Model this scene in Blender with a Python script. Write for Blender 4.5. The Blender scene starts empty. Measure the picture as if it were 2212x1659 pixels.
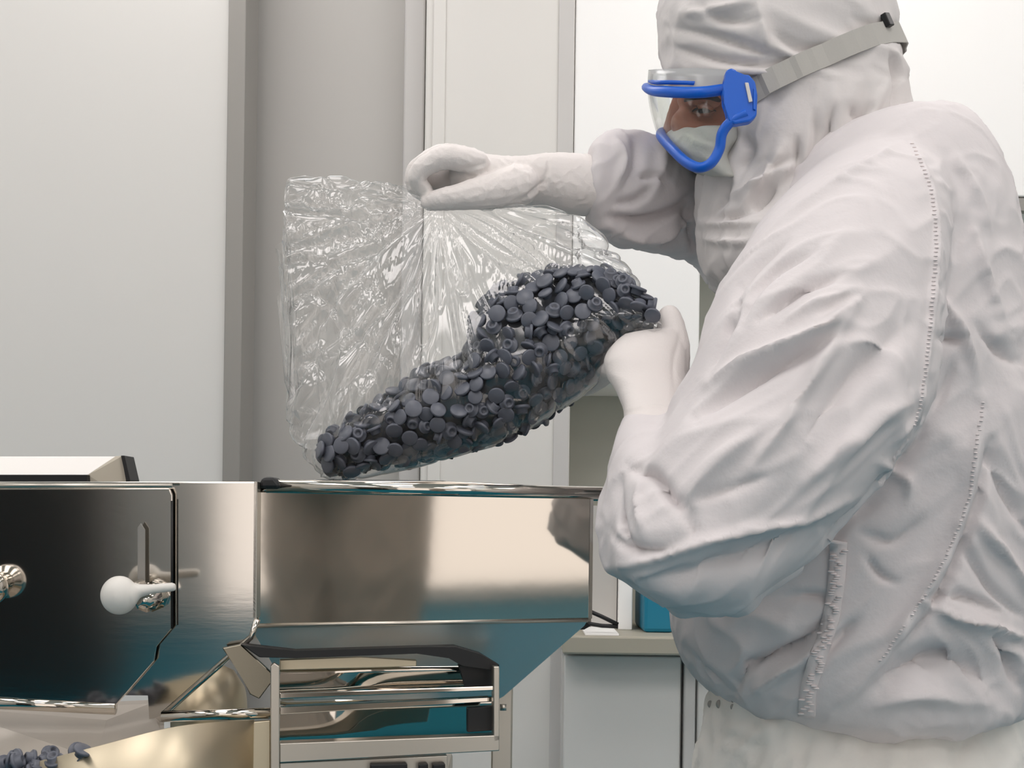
import bpy, bmesh, math, random
import numpy as np
from mathutils import Vector, Matrix
from mathutils.bvhtree import BVHTree

# ------------------------------------------------------------ camera, world, light, exposure
C = bpy.context.scene.collection
F, CX, HZ, ROLL, CAMH = 3072.0, 1106.0, 1120.0, 0.0135, 1.10
cr, sr = math.cos(ROLL), math.sin(ROLL)
cam_d = bpy.data.cameras.new('camera')
cam_d.sensor_width = 36.0; cam_d.lens = 50.0
cam_d.shift_y = (HZ - 829.5) / 2212.0
cam_d.clip_start = 0.02
cam = bpy.data.objects.new('camera', cam_d); C.objects.link(cam)
cam.matrix_world = Matrix(((cr, -sr, 0, 0), (0, 0, -1, 0), (sr, cr, 0, CAMH), (0, 0, 0, 1)))
bpy.context.scene.camera = cam
w = bpy.data.worlds.new('world'); bpy.context.scene.world = w
w.use_nodes = True
w.node_tree.nodes['Background'].inputs[0].default_value = (1, 1, 1, 1)
w.node_tree.nodes['Background'].inputs[1].default_value = 0.3
vs = bpy.context.scene.view_settings
vs.view_transform = 'Standard'; vs.look = 'None'; vs.gamma = 1.0; vs.exposure = 0.21; vs.use_curve_mapping = False
LAMP = 4.5
FILL = 1.22  # emission of the added fill panel behind the camera
rnd = random.Random(7)
nr = np.random.RandomState(5)

def ray(px, py):
    u = (px - CX) / F; v = (HZ - py) / F
    return Vector((u * cr - v * sr, 1.0, u * sr + v * cr))
def P(px, py, Y):
    d = ray(px, py); return Vector((d.x * Y, Y, CAMH + d.z * Y))
def proj(co):                      # world (N,3) -> px,py
    Y = np.maximum(co[:, 1], 1e-3); a = co[:, 0] / Y; b = (co[:, 2] - CAMH) / Y
    return CX + F * (a * cr + b * sr), HZ - F * (-a * sr + b * cr)
class Plane:
    def __init__(s, p, n): s.p = p; s.n = Vector(n).normalized()
    def at(s, px, py):
        d = ray(px, py); o = Vector((0, 0, CAMH))
        return o + d * ((s.p - o).dot(s.n) / d.dot(s.n))

# ------------------------------------------------------------ materials
def lin(c):
    return tuple(((x / 255) / 12.92 if x / 255 <= 0.04045 else ((x / 255 + 0.055) / 1.055) ** 2.4) for x in c) + (1,)
def mat(name, col, rough=0.6, metal=0.0, spec=0.5, noise=0.0, nscale=8, bump=0.0, bscale=60, stretch=(1, 1, 1), **kw):
    m = bpy.data.materials.new(name); m.use_nodes = True
    nt = m.node_tree; b = nt.nodes['Principled BSDF']
    b.inputs['Base Color'].default_value = lin(col)
    b.inputs['Roughness'].default_value = rough; b.inputs['Metallic'].default_value = metal
    b.inputs['Specular IOR Level'].default_value = spec
    for k, v in kw.items(): b.inputs[k.replace('_', ' ')].default_value = v
    tc = nt.nodes.new('ShaderNodeTexCoord'); mp = nt.nodes.new('ShaderNodeMapping')
    mp.inputs['Scale'].default_value = stretch
    nt.links.new(tc.outputs['Object'], mp.inputs[0])
    if noise:
        n = nt.nodes.new('ShaderNodeTexNoise'); n.inputs['Scale'].default_value = nscale; n.inputs['Detail'].default_value = 4
        nt.links.new(mp.outputs[0], n.inputs['Vector'])
        r = nt.nodes.new('ShaderNodeMixRGB'); c = lin(col)
        r.inputs[1].default_value = tuple(x * (1 - noise) for x in c[:3]) + (1,)
        r.inputs[2].default_value = tuple(min(1, x * (1 + noise)) for x in c[:3]) + (1,)
        nt.links.new(n.outputs['Fac'], r.inputs[0]); nt.links.new(r.outputs[0], b.inputs['Base Color'])
    if bump:
        n = nt.nodes.new('ShaderNodeTexNoise'); n.inputs['Scale'].default_value = bscale; n.inputs['Detail'].default_value = 5
        nt.links.new(mp.outputs[0], n.inputs['Vector'])
        bp = nt.nodes.new('ShaderNodeBump'); bp.inputs['Strength'].default_value = bump; bp.inputs['Distance'].default_value = 0.004
        nt.links.new(n.outputs['Fac'], bp.inputs['Height']); nt.links.new(bp.outputs[0], b.inputs['Normal'])
    return m
M = {}
M['wall'] = mat('painted_wall_panel', (221, 219, 215), 0.45, noise=0.015, nscale=2)
M['wall_grey'] = mat('grey_wall_panel', (196, 193, 188), 0.4, noise=0.02, nscale=2)
M['wall_pillar'] = mat('light_pillar_panel', (226, 223, 218), 0.45, noise=0.01)
M['wall_white'] = mat('bright_white_panel', (252, 251, 249), 0.5)
M['recess'] = mat('green_grey_recess', (188, 188, 177), 0.5, noise=0.03)
M['alu'] = mat('anodised_aluminium', (150, 147, 142), 0.4, metal=0.2, noise=0.05, nscale=3)
M['alu_light'] = mat('light_aluminium_trim', (205, 202, 199), 0.4, noise=0.03)
M['counter'] = mat('counter_laminate', (170, 165, 150), 0.5, noise=0.04)
M['ceil'] = mat('ceiling_tile', (235, 235, 232), 0.7)
M['floor'] = mat('teal_vinyl_floor', (14, 102, 122), 0.5, spec=0.15, noise=0.08, nscale=3)
M['teal'] = mat('teal_plastic', (10, 120, 150), 0.4, noise=0.05)
M['tyvek'] = mat('white_nonwoven_fabric', (217, 212, 213), 0.75, spec=0.25, noise=0.02, nscale=30, bump=0.14, bscale=120)
M['hood'] = mat('white_hood_fabric', (212, 208, 207), 0.75, spec=0.25, noise=0.02, nscale=30, bump=0.14, bscale=110)
M['trouser'] = mat('off_white_trouser_fabric', (226, 224, 219), 0.75, spec=0.25, noise=0.02, nscale=30, bump=0.14, bscale=90)
M['seam'] = mat('stitched_seam_tape', (228, 220, 220), 0.7, bump=0.1, bscale=300)
M['glove'] = mat('white_nitrile_glove', (228, 222, 219), 0.5, spec=0.4, noise=0.01, bump=0.12, bscale=500)
M['cuff'] = mat('pale_cuff_knit', (222, 225, 218), 0.7, bump=0.3, bscale=200)
M['suit_shade'] = mat('shaded_suit_taupe', (172, 160, 150), 0.8, bump=0.1)  # taupe tone puts shade into the second worker's suit colour
M['skin'] = mat('brown_skin', (158, 98, 72), 0.5, noise=0.08, nscale=40, bump=0.1, bscale=300)
M['brow'] = mat('dark_hair', (38, 24, 18), 0.7)
M['eyewhite'] = mat('eye_white', (150, 134, 124), 0.5)
M['iris'] = mat('dark_iris', (30, 18, 12), 0.4)
M['blue'] = mat('blue_goggle_plastic', (0, 92, 200), 0.35, spec=0.5)
M['strap'] = mat('grey_elastic_strap', (176, 174, 169), 0.8, bump=0.06, bscale=500)
M['mask'] = mat('grey_white_mask', (188, 190, 184), 0.8, bump=0.2, bscale=200)
M['black'] = mat('black_rubber', (18, 18, 20), 0.5)
M['blackcab'] = mat('matt_black_paint', (9, 10, 12), 0.6)
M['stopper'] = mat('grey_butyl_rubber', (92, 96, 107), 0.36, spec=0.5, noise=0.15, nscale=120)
M['stopper_gap'] = mat('shaded_gap_rubber', (62, 65, 73), 0.5, noise=0.2, nscale=90)  # darker copy of the stopper rubber, painting shade into the gaps
M['steel'] = mat('brushed_stainless_steel', (212, 207, 200), 0.10, metal=1.0, bump=0.006, bscale=25, stretch=(1, 1, 6))
M['mirror'] = mat('polished_stainless_steel', (205, 198, 188), 0.06, metal=1.0, bump=0.02, bscale=6)
M['satin'] = mat('satin_stainless_steel', (196, 190, 180), 0.33, metal=1.0)
M['warm'] = mat('warm_bead_blasted_steel', (206, 194, 170), 0.42, metal=1.0)
M['softsteel'] = mat('matt_stainless_steel', (235, 232, 228), 0.45, metal=1.0)
M['darksteel'] = mat('dark_polished_steel', (120, 116, 104), 0.2, metal=1.0)
M['knob'] = mat('white_plastic_knob', (225, 222, 216), 0.35)
M['traygrey'] = mat('grey_satin_tray', (172, 165, 156), 0.4, metal=0.3)
M['white_box'] = mat('white_lacquer', (245, 242, 238), 0.4)
M['beige'] = mat('beige_lacquer', (196, 188, 172), 0.5)
M['boot'] = mat('white_boot_cover', (215, 215, 212), 0.8)
def emit(name, col, s):
    m = bpy.data.materials.new(name); m.use_nodes = True; nt = m.node_tree; nt.nodes.clear()
    e = nt.nodes.new('ShaderNodeEmission'); e.inputs[0].default_value = col; e.inputs[1].default_value = s
    o = nt.nodes.new('ShaderNodeOutputMaterial'); nt.links.new(e.outputs[0], o.inputs[0]); return m
M['fill_glow'] = emit('fill_light_glow', (1.0, 0.92, 0.865, 1), FILL)
M['lamp'] = emit('ceiling_light_diffuser', (1.0, 0.945, 0.925, 1), LAMP)
def film(name, haze, r0, r1, pw, rough, col=(1, 1, 1, 1), edge=0.0):
    m = bpy.data.materials.new(name); m.use_nodes = True; nt = m.node_tree; nt.nodes.clear()
    tr = nt.nodes.new('ShaderNodeBsdfTransparent'); tr.inputs[0].default_value = col
    df = nt.nodes.new('ShaderNodeBsdfDiffuse'); df.inputs[0].default_value = (.95, .95, .93, 1)
    tl = nt.nodes.new('ShaderNodeBsdfTranslucent'); tl.inputs[0].default_value = (.95, .95, .93, 1)
    ms = nt.nodes.new('ShaderNodeMixShader'); ms.inputs[0].default_value = .5
    nt.links.new(df.outputs[0], ms.inputs[1]); nt.links.new(tl.outputs[0], ms.inputs[2])
    gl = nt.nodes.new('ShaderNodeBsdfGlossy'); gl.inputs[1].default_value = rough
    m1 = nt.nodes.new('ShaderNodeMixShader')
    l2 = nt.nodes.new('ShaderNodeLayerWeight'); l2.inputs[0].default_value = .5
    p2_ = nt.nodes.new('ShaderNodeMath'); p2_.operation = 'POWER'; p2_.inputs[1].default_value = 2.5
    nt.links.new(l2.outputs['Facing'], p2_.inputs[0])
    a2 = nt.nodes.new('ShaderNodeMath'); a2.operation = 'MULTIPLY_ADD'; a2.inputs[1].default_value = edge; a2.inputs[2].default_value = haze
    nt.links.new(p2_.outputs[0], a2.inputs[0]); nt.links.new(a2.outputs[0], m1.inputs[0])
    nt.links.new(tr.outputs[0], m1.inputs[1]); nt.links.new(ms.outputs[0], m1.inputs[2])
    lw = nt.nodes.new('ShaderNodeLayerWeight'); lw.inputs[0].default_value = .5
    pn = nt.nodes.new('ShaderNodeMath'); pn.operation = 'POWER'; pn.inputs[1].default_value = pw
    nt.links.new(lw.outputs['Facing'], pn.inputs[0])
    ma = nt.nodes.new('ShaderNodeMath'); ma.operation = 'MULTIPLY_ADD'; ma.inputs[1].default_value = r1; ma.inputs[2].default_value = r0
    nt.links.new(pn.outputs[0], ma.inputs[0])
    m2 = nt.nodes.new('ShaderNodeMixShader')
    nt.links.new(ma.outputs[0], m2.inputs[0]); nt.links.new(m1.outputs[0], m2.inputs[1]); nt.links.new(gl.outputs[0], m2.inputs[2])
    o = nt.nodes.new('ShaderNodeOutputMaterial'); nt.links.new(m2.outputs[0], o.inputs[0]); return m
M['film'] = film('clear_polythene_film', 0.035, .10, .55, 2.2, 0.12, edge=.8)
M['lens'] = film('clear_goggle_lens', 0.02, .010, .5, 3.0, 0.04, (.98, .99, .98, 1))

M['vent'] = film('frosted_vent_plastic', 0.42, .04, .4, 3.0, 0.2, (.9, .92, .95, 1))
# ------------------------------------------------------------ object helpers
def link(name, me, m, parent=None):
    o = bpy.data.objects.new(name, me); C.objects.link(o)
    if m is not None:
        me.materials.clear(); me.materials.append(m)
    if parent is not None: o.parent = parent; o.matrix_parent_inverse = parent.matrix_world.inverted()
    return o
def thing(name, label, cat, loc=(0, 0, 0), group=None):
    o = bpy.data.objects.new(name, None); C.objects.link(o); o.location = loc
    o.matrix_world = Matrix.Translation(Vector(loc))
    o['label'] = label; o['category'] = cat
    if group: o['group'] = group
    return o
def tag(o, label, cat, group=None):
    o['label'] = label; o['category'] = cat
    if group: o['group'] = group
    return o
def struct(o): o['kind'] = 'structure'; return o
def mesh(verts, faces, smooth=False):
    me = bpy.data.meshes.new('m'); me.from_pydata([tuple(v) for v in verts], [], faces); me.update()
    if smooth: me.polygons.foreach_set('use_smooth', [True] * len(me.polygons))
    return me
def bm_mesh(bm, smooth=False):
    bmesh.ops.recalc_face_normals(bm, faces=bm.faces)
    me = bpy.data.meshes.new('m'); bm.to_mesh(me); bm.free()
    if smooth: me.polygons.foreach_set('use_smooth', [True] * len(me.polygons))
    return me
def box(x0, x1, y0, y1, z0, z1, bev=0.0):
    bm = bmesh.new(); bmesh.ops.create_cube(bm, size=1)
    bmesh.ops.scale(bm, vec=(abs(x1 - x0), abs(y1 - y0), abs(z1 - z0)), verts=bm.verts)
    bmesh.ops.translate(bm, vec=((x0 + x1) / 2, (y0 + y1) / 2, (z0 + z1) / 2), verts=bm.verts)
    if bev: bmesh.ops.bevel(bm, geom=bm.edges[:], offset=bev, segments=2, affect='EDGES', profile=.5)
    return bm_mesh(bm)
def prism(pts, off, bev=0.0):
    """closed solid: polygon of world points pushed along the vector off"""
    bm = bmesh.new(); off = Vector(off)
    a = [bm.verts.new(p) for p in pts]; b = [bm.verts.new(Vector(p) + off) for p in pts]
    n = len(pts); bm.faces.new(a); bm.faces.new(b[::-1])
    for i in range(n): bm.faces.new((a[i], a[(i + 1) % n], b[(i + 1) % n], b[i]))
    if bev: bmesh.ops.bevel(bm, geom=bm.edges[:], offset=bev, segments=2, affect='EDGES', profile=.5)
    return bm_mesh(bm)
def pslab(poly, pl, th, bev=0.0):
    return prism([pl.at(*q) for q in poly], -pl.n * th, bev)
def catmull(pts, k=6, closed=False):
    pts = [np.array(p, float) for p in pts]; n = len(pts); out = []
    rng = range(n if closed else n - 1)
    for i in rng:
        if closed: p0, p1, p2, p3 = pts[(i - 1) % n], pts[i], pts[(i + 1) % n], pts[(i + 2) % n]
        else: p0, p1, p2, p3 = pts[max(i - 1, 0)], pts[i], pts[i + 1], pts[min(i + 2, n - 1)]
        for j in range(k):
            t = j / k
            out.append(0.5 * ((2 * p1) + (-p0 + p2) * t + (2 * p0 - 5 * p1 + 4 * p2 - p3) * t * t + (-p0 + 3 * p1 - 3 * p2 + p3) * t ** 3))
    if not closed: out.append(pts[-1])
    return out
def tube(path, rad, n=12, flat=1.0, up=None, closed=False):
    """sweep; rad a number or list; flat squeezes one axis"""
    path = [Vector(p) for p in path]; m = len(path); vs, fs = [], []
    ref = Vector(up) if up else Vector((0, 1, 0))
    for i, p in enumerate(path):
        a = path[i - 1] if (i > 0 or closed) else p; b = path[(i + 1) % m] if (i < m - 1 or closed) else p
        t = (b - a).normalized(); s = t.cross(ref)
        if s.length < 1e-3: s = t.cross(Vector((.3, .2, 1)))
        s.normalize(); q = t.cross(s).normalized()
        r = rad[i] if isinstance(rad, (list, tuple)) else rad
        for k in range(n):
            th = 2 * math.pi * k / n
            vs.append(p + s * (r * math.cos(th)) + q * (r * flat * math.sin(th)))
    for i in range(m if closed else m - 1):
        for k in range(n):
            j = (i + 1) % m
            fs.append((i * n + k, i * n + (k + 1) % n, j * n + (k + 1) % n, j * n + k))
    if not closed:
        fs.append(tuple(range(n))[::-1]); fs.append(tuple((m - 1) * n + k for k in range(n)))
    return vs, fs
def tube_me(*a, **k):
    v, f = tube(*a, **k); me = mesh(v, f, True); return me
def lathe(prof, axis_o, axis_d, n=32):
    """prof list of (along, radius)"""
    d = Vector(axis_d).normalized(); s = d.orthogonal().normalized(); q = d.cross(s); vs, fs = [], []
    for (a, r) in prof:
        for k in range(n):
            th = 2 * math.pi * k / n; vs.append(Vector(axis_o) + d * a + s * (r * math.cos(th)) + q * (r * math.sin(th)))
    for i in range(len(prof) - 1):
        for k in range(n): fs.append((i * n + k, i * n + (k + 1) % n, (i + 1) * n + (k + 1) % n, (i + 1) * n + k))
    fs.append(tuple(range(n))[::-1]); fs.append(tuple((len(prof) - 1) * n + k for k in range(n)))
    return mesh(vs, fs, True)
class Acc:
    def __init__(s): s.v = []; s.f = []
    def add(s, v, f):
        b = len(s.v); s.v += [tuple(x) for x in v]; s.f += [tuple(b + i for i in q) for q in f]; return s
    def loft(s, rings, n=32, k=5, ex=2.2, tilt=0.0):
        """ring = (ax, ay, bx, by, Y, t): two silhouette pixels, depth, half thickness"""
        R = catmull(rings, k) if k > 1 else [np.array(r, float) for r in rings]
        vs, fs = [], []
        for (ax, ay, bx, by, Y, t) in R:
            A, B = P(ax, ay, Y), P(bx, by, Y); c = (A + B) / 2; h = (A - B) / 2
            for i in range(n):
                th = 2 * math.pi * i / n; co, si = math.cos(th), math.sin(th)
                co = math.copysign(abs(co) ** (2 / ex), co); si = math.copysign(abs(si) ** (2 / ex), si)
                vs.append(c + h * co + Vector((0, t * si, tilt * t * si)))
        for i in range(len(R) - 1):
            for j in range(n): fs.append((i * n + j, i * n + (j + 1) % n, (i + 1) * n + (j + 1) % n, (i + 1) * n + j))
        fs.append(tuple(range(n))[::-1]); fs.append(tuple((len(R) - 1) * n + j for j in range(n)))
        return s.add(vs, fs)
    def chain(s, pts, k=5):
        """finger-like chain: (px, py, Y, radius m); sphere ended"""
        R = catmull(pts, k); path = [P(*r[:3]) for r in R]; rad = [float(r[3]) for r in R]
        d0 = (path[0] - path[1]).normalized(); d1 = (path[-1] - path[-2]).normalized()
        pre = [path[0] + d0 * rad[0] * q for q in (.95, .8, .5)]; pr = [rad[0] * q for q in (.3, .6, .87)]
        post = [path[-1] + d1 * rad[-1] * q for q in (.5, .8, .95)]; po = [rad[-1] * q for q in (.87, .6, .3)]
        v, f = tube(pre + path + post, pr + rad + po, n=14); return s.add(v, f)
    def ball(s, c, r, sc=(1, 1, 1), rot=None):
        bm = bmesh.new(); bmesh.ops.create_uvsphere(bm, u_segments=20, v_segments=14, radius=r)
        mt = Matrix.Translation(c) @ (rot.to_4x4() if rot else Matrix.Identity(4)) @ Matrix.Diagonal((*sc, 1))
        v = [mt @ x.co for x in bm.verts]; f = [[q.index for q in fc.verts] for fc in bm.faces]; bm.free()
        return s.add(v, f)
    def remesh(s, vox, smooth=4):
        me = mesh(s.v, s.f); o = bpy.data.objects.new('tmp', me); C.objects.link(o)
        md = o.modifiers.new('r', 'REMESH'); md.mode = 'VOXEL'; md.voxel_size = vox
        dg = bpy.context.evaluated_depsgraph_get(); dg.update()
        out = bpy.data.meshes.new_from_object(o.evaluated_get(dg))
        bpy.data.objects.remove(o); bpy.data.meshes.remove(me)
        relax(out, smooth); out.polygons.foreach_set('use_smooth', [True] * len(out.polygons)); return out
def getco(me):
    a = np.empty(len(me.vertices) * 3); me.vertices.foreach_get('co', a); return a.reshape(-1, 3)
def setco(me, a): me.vertices.foreach_set('co', a.ravel()); me.update()
def getno(me):
    a = np.empty(len(me.vertices) * 3); me.vertices.foreach_get('normal', a); return a.reshape(-1, 3)
def relax(me, it, f=0.5):
    co = getco(me); e = np.empty(len(me.edges) * 2, int); me.edges.foreach_get('vertices', e); e = e.reshape(-1, 2)
    n = len(co); deg = np.bincount(e.ravel(), minlength=n)[:, None]; deg = np.maximum(deg, 1)
    for _ in range(it):
        s = np.stack([np.bincount(e[:, 0], co[e[:, 1], k], n) + np.bincount(e[:, 1], co[e[:, 0], k], n) for k in range(3)], 1)
        co = co * (1 - f) + f * s / deg
    setco(me, co)
PERM = nr.permutation(512)
GR = nr.normal(size=(512, 3)); GR /= np.linalg.norm(GR, axis=1)[:, None]
def noise(p):
    i = np.floor(p).astype(int); f = p - i; u = f * f * f * (f * (f * 6 - 15) + 10); r = 0
    for dx in (0, 1):
        for dy in (0, 1):
            for dz in (0, 1):
                h = PERM[(PERM[(PERM[(i[:, 0] + dx) & 511] + i[:, 1] + dy) & 511] + i[:, 2] + dz) & 511]
                g = GR[h]; d = ((f - np.array([dx, dy, dz])) * g).sum(1)
                wgt = (u[:, 0] if dx else 1 - u[:, 0]) * (u[:, 1] if dy else 1 - u[:, 1]) * (u[:, 2] if dz else 1 - u[:, 2])
                r = r + d * wgt
    return r * 1.6
def aniso(co, d, scale, stretch):
    """noise coordinates squeezed along direction d"""
    d = np.array(d, float); d /= np.linalg.norm(d)
    al = co @ d; rest = co - al[:, None] * d
    return (rest + (al / stretch)[:, None] * d) * scale
def ridged(p, warp=0.6):
    q = p + warp * np.stack([noise(p * .7 + 11), noise(p * .7 + 37), noise(p * .7 + 71)], 1)
    return 1 - np.minimum(1, np.abs(noise(q)) * 2.2)
def pl_dist(px, py, pts):
    pts = np.array(catmull(pts, 4)) if len(pts) > 2 else np.array(pts, float)
    best = np.full(len(px), 1e9); par = np.zeros(len(px)); L = np.r_[0, np.cumsum(np.hypot(*np.diff(pts, axis=0).T))]
    for i in range(len(pts) - 1):
        a, b = pts[i], pts[i + 1]; d = b - a; l2 = (d * d).sum() + 1e-9
        t = np.clip(((px - a[0]) * d[0] + (py - a[1]) * d[1]) / l2, 0, 1)
        dd = np.hypot(px - a[0] - t * d[0], py - a[1] - t * d[1])
        k = dd < best; best = np.where(k, dd, best); par = np.where(k, (L[i] + t * math.sqrt(l2)) / L[-1], par)
    return best, par
def fold(me, lst, gain=1.0):
    """lst of (points, half width px, height mm); negative = valley"""
    co = getco(me); no = getno(me); px, py = proj(co); D = np.zeros(len(co))
    face = np.clip(-no[:, 1] * 1.6 + .15, 0, 1)
    for pts, wd, amp in lst:
        xs = [q[0] for q in pts]; ys = [q[1] for q in pts]; r = wd * 4
        k = np.where((px > min(xs) - r) & (px < max(xs) + r) & (py > min(ys) - r) & (py < max(ys) + r) & (face > 0))[0]
        if not len(k): continue
        d, t = pl_dist(px[k], py[k], pts)
        prof = .5 * np.exp(-(d / wd) ** 2) + .5 * np.exp(-d / (wd * .7))
        D[k] += amp * prof * np.sin(np.pi * np.clip(t, .03, .97)) ** .6
    setco(me, co + no * (D * face * gain / 1000)[:, None])
def wrinkle(me, layers):
    """layers: (dir, scale, stretch, amp mm, power, mask fn(px,py) or None)"""
    co = getco(me); no = getno(me); px, py = proj(co); D = np.zeros(len(co))
    for d, sc, st, amp, pw, mk in layers:
        v = ridged(aniso(co, d, sc, st)) ** pw - .35
        D += amp * v * (mk(px, py) if mk else 1)
    setco(me, co + no * (D / 1000)[:, None])

# ------------------------------------------------------------ the room
YW = 2.9
X0, X1, YB, ZC = -2.6, 2.6, -2.6, 2.7
struct(link('floor', box(X0, X1, YB, 3.6, -.1, 0), M['floor']))
struct(link('ceiling', box(X0, X1, YB, 3.6, ZC, ZC + .1), M['ceil']))
struct(link('wall_left', box(X0 - .1, X0, YB, 3.6, 0, ZC), M['wall']))
struct(link('wall_right', box(X1, X1 + .1, YB, 3.6, 0, ZC), M['wall']))
struct(link('wall_rear', box(X0, X1, YB - .1, YB, 0, ZC), M['wall']))
# added glowing panel wall behind the camera: front fill, mirrored in the steel
fill_wall = struct(link('fill_panel_1', box(-1.12, -1.06, YB + .001, YB + .05, 0, 2.5, .004), M['alu_light']))
for i in range(2):
    a = -1.06 + i * 1.71
    pf = link('fill_pane', box(a, a + 1.65, YB + .01, YB + .03, .06, 2.44), M['fill_glow'], fill_wall)
    link('fill_mullion', box(a + 1.65, a + 1.71, YB + .001, YB + .05, 0, 2.5, .004), M['alu_light'], fill_wall)
link('fill_head_rail', box(-1.06, 2.36, YB + .001, YB + .05, 2.44, 2.5, .004), M['alu_light'], fill_wall)
link('fill_sill_rail', box(-1.06, 2.36, YB + .001, YB + .05, 0, .06, .004), M['alu_light'], fill_wall)
def wx(px, Y): return P(px, 900, Y).x
def wz(py, Y): return P(1106, py, Y).z
struct(link('wall_back', box(X0, X1, 3.4, 3.5, 0, ZC), M['wall_grey']))
# white wall panel on the left with its grey edge profile
xl = wx(484, 2.7)
struct(link('wall_front_left', box(X0, xl, 2.7, 2.8, 0, ZC), M['wall']))
struct(link('trim_1', box(xl, wx(522, 2.7), 2.69, 2.82, 0, ZC, .002), M['alu']))
# grey recessed panel
struct(link('wall_alcove', box(wx(522, 2.82), wx(865, 2.95), 2.93, 3.0, 0, ZC), M['wall_grey']))
struct(link('trim_2', box(wx(864, 2.9), wx(909, 2.9), 2.88, 3.0, 0, ZC, .004), M['alu_light']))
# pillar cladding
xa, xb = wx(909, YW - .05), wx(1231, YW - .05)
struct(link('wall_pillar', box(xa, xb, YW - .05, 3.2, 0, ZC, .004), M['wall_pillar']))
struct(link('trim_3', box(wx(925, YW - .05), wx(952, YW - .05), YW - .054, YW - .05, 0, ZC, .0015), M['wall_pillar']))
struct(link('trim_4', box(wx(1196, YW - .05), wx(1229, YW - .05), YW - .054, YW - .05, 0, ZC, .001), M['alu_light']))
# right part: wall behind the work recess
struct(link('wall_recess', box(xb, X1, YW + .25, YW + .35, 0, ZC), M['recess']))
def seam_panel(name, px0, px1, z0, z1, Y, m, label, cat, depth=.3):
    return tag(link(name, box(max(xb, wx(px0, Y)), wx(px1, Y), Y, Y + depth, z0, z1, .003), m), label, cat)
cab_lo = wz(820, YW - .1)
seam_panel('wall_cabinet', 1232, 1508, cab_lo, ZC, YW - .05, M['wall_white'], 'white wall cabinet between pillar and person, above the grey recess', 'cabinet')
seam_panel('wall_cabinet', 1511, 2330, wz(412, YW - .05), ZC, YW - .06, M['wall_white'], 'large bright white wall cabinet behind the head and shoulders of the person', 'cabinet', .31)
tag(link('light_pelmet', box(wx(1511, YW), wx(2330, YW), YW - .06, YW - .03, wz(440, YW - .06), wz(413, YW - .06)), M['alu']), 'grey pelmet strip under the bright white cabinet', 'pelmet')
zt = wz(1367, YW - .15)
tag(link('worktop', box(wx(1222, YW - .2), wx(2330, YW), YW - .2, YW + .25, zt - .035, zt, .004), M['counter']), 'beige grey worktop shelf behind the hopper and the person', 'worktop')
def base_unit(px0, px1, label, mm):
    t = thing('base_cabinet', label, 'cabinet', (wx(px0, YW), YW, 0))
    a, b = wx(px0, YW - .12), wx(px1, YW - .12)
    link('carcass', box(a, b, YW - .1, YW + .25, 0, zt - .036), mm, t)
    link('door', box(a + .004, b - .004, YW - .12, YW - .101, .08, zt - .045, .003), mm, t)
    return t
base_unit(1222, 1483, 'white base cabinet under the worktop, left of the legs', M['wall'])
base_unit(1510, 1900, 'white base cabinet under the worktop, hidden behind the trousers', M['wall'])
base_unit(1902, 2330, 'white base cabinet under the worktop at the far right', M['wall'])
tag(link('cabinet_post', box(wx(1485, YW - .12), wx(1509, YW - .12), YW - .13, YW + .2, 0, zt - .036, .003), M['alu_light']), 'light metal upright between two base cabinets', 'post')
# partition frame and teal bin on the worktop
t = thing('document_rack', 'upright grey panel with white profile standing on worktop', 'rack', (wx(1320, YW), YW + .0, zt))
link('panel', box(wx(1282, YW), wx(1336, YW), YW - .02, YW + .1, zt, wz(1090, YW)), M['wall_grey'], t)
link('profile', box(wx(1338, YW), wx(1368, YW), YW - .04, YW + .1, zt, wz(1090, YW), .002), M['wall_white'], t)
tag(link('storage_bin', box(wx(1386, YW), wx(1450, YW), YW - .1, YW + .1, zt, zt + .1, .008), M['teal']), 'teal plastic bin on worktop beside the white profile', 'bin')
t = thing('tweezers', 'dark steel tweezers lying on the worktop beside hopper', 'tweezers', P(1320, 1355, YW - .15))
for dy in (0, 22):
    link('arm', tube_me([P(1268, 1318 + dy * 1.3, YW - .17) , P(1300, 1332 + dy * .9, YW - .17), P(1335, 1349 + dy * .2, YW - .17)], .004, 8), M['black'], t)
tag(link('paper_sheet', box(wx(1268, YW - .15), wx(1340, YW - .15), YW - .19, YW - .02, zt + .0005, zt + .004), M['wall_white']), 'small white paper sheet lying on the worktop', 'paper')
# ceiling lights
for i, x in enumerate((-1.8, -.6, .6, 1.8)):
    for j, y in enumerate((-1.0, .6, 2.2)):
        t = thing('ceiling_light', 'recessed white ceiling light panel in the cleanroom ceiling', 'light', (x, y, ZC), 'ceiling light panels')
        link('frame', box(x - .32, x + .32, y - .47, y + .47, ZC - .02, ZC - .001, .003), M['ceil'], t)
        link('diffuser', box(x - .29, x + .29, y - .44, y + .44, ZC - .026, ZC - .0205), M['lamp'], t)
# things behind the camera that the steel mirrors
t = thing('equipment_cabinet', 'black equipment cabinet behind the camera, mirrored in the feeder door', 'cabinet', (-1.6, -1.5, 0))
link('body', box(-2.2, -1.18, -1.8, -1.5, 0, 1.45, .01), M['blackcab'], t)
link('door', box(-2.17, -1.21, -1.499, -1.48, .05, 1.4, .004), M['blackcab'], t)
link('handle', box(-1.27, -1.25, -1.478, -1.45, .7, .9, .004), M['satin'], t)

# ------------------------------------------------------------ the person
YC = 1.5
floor_pt = Vector((P(1850, 1500, YC).x, YC, 0))
person = thing('person', 'person in hooded white coverall, blue goggles and gloves, holding the bag', 'person', floor_pt)

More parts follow.
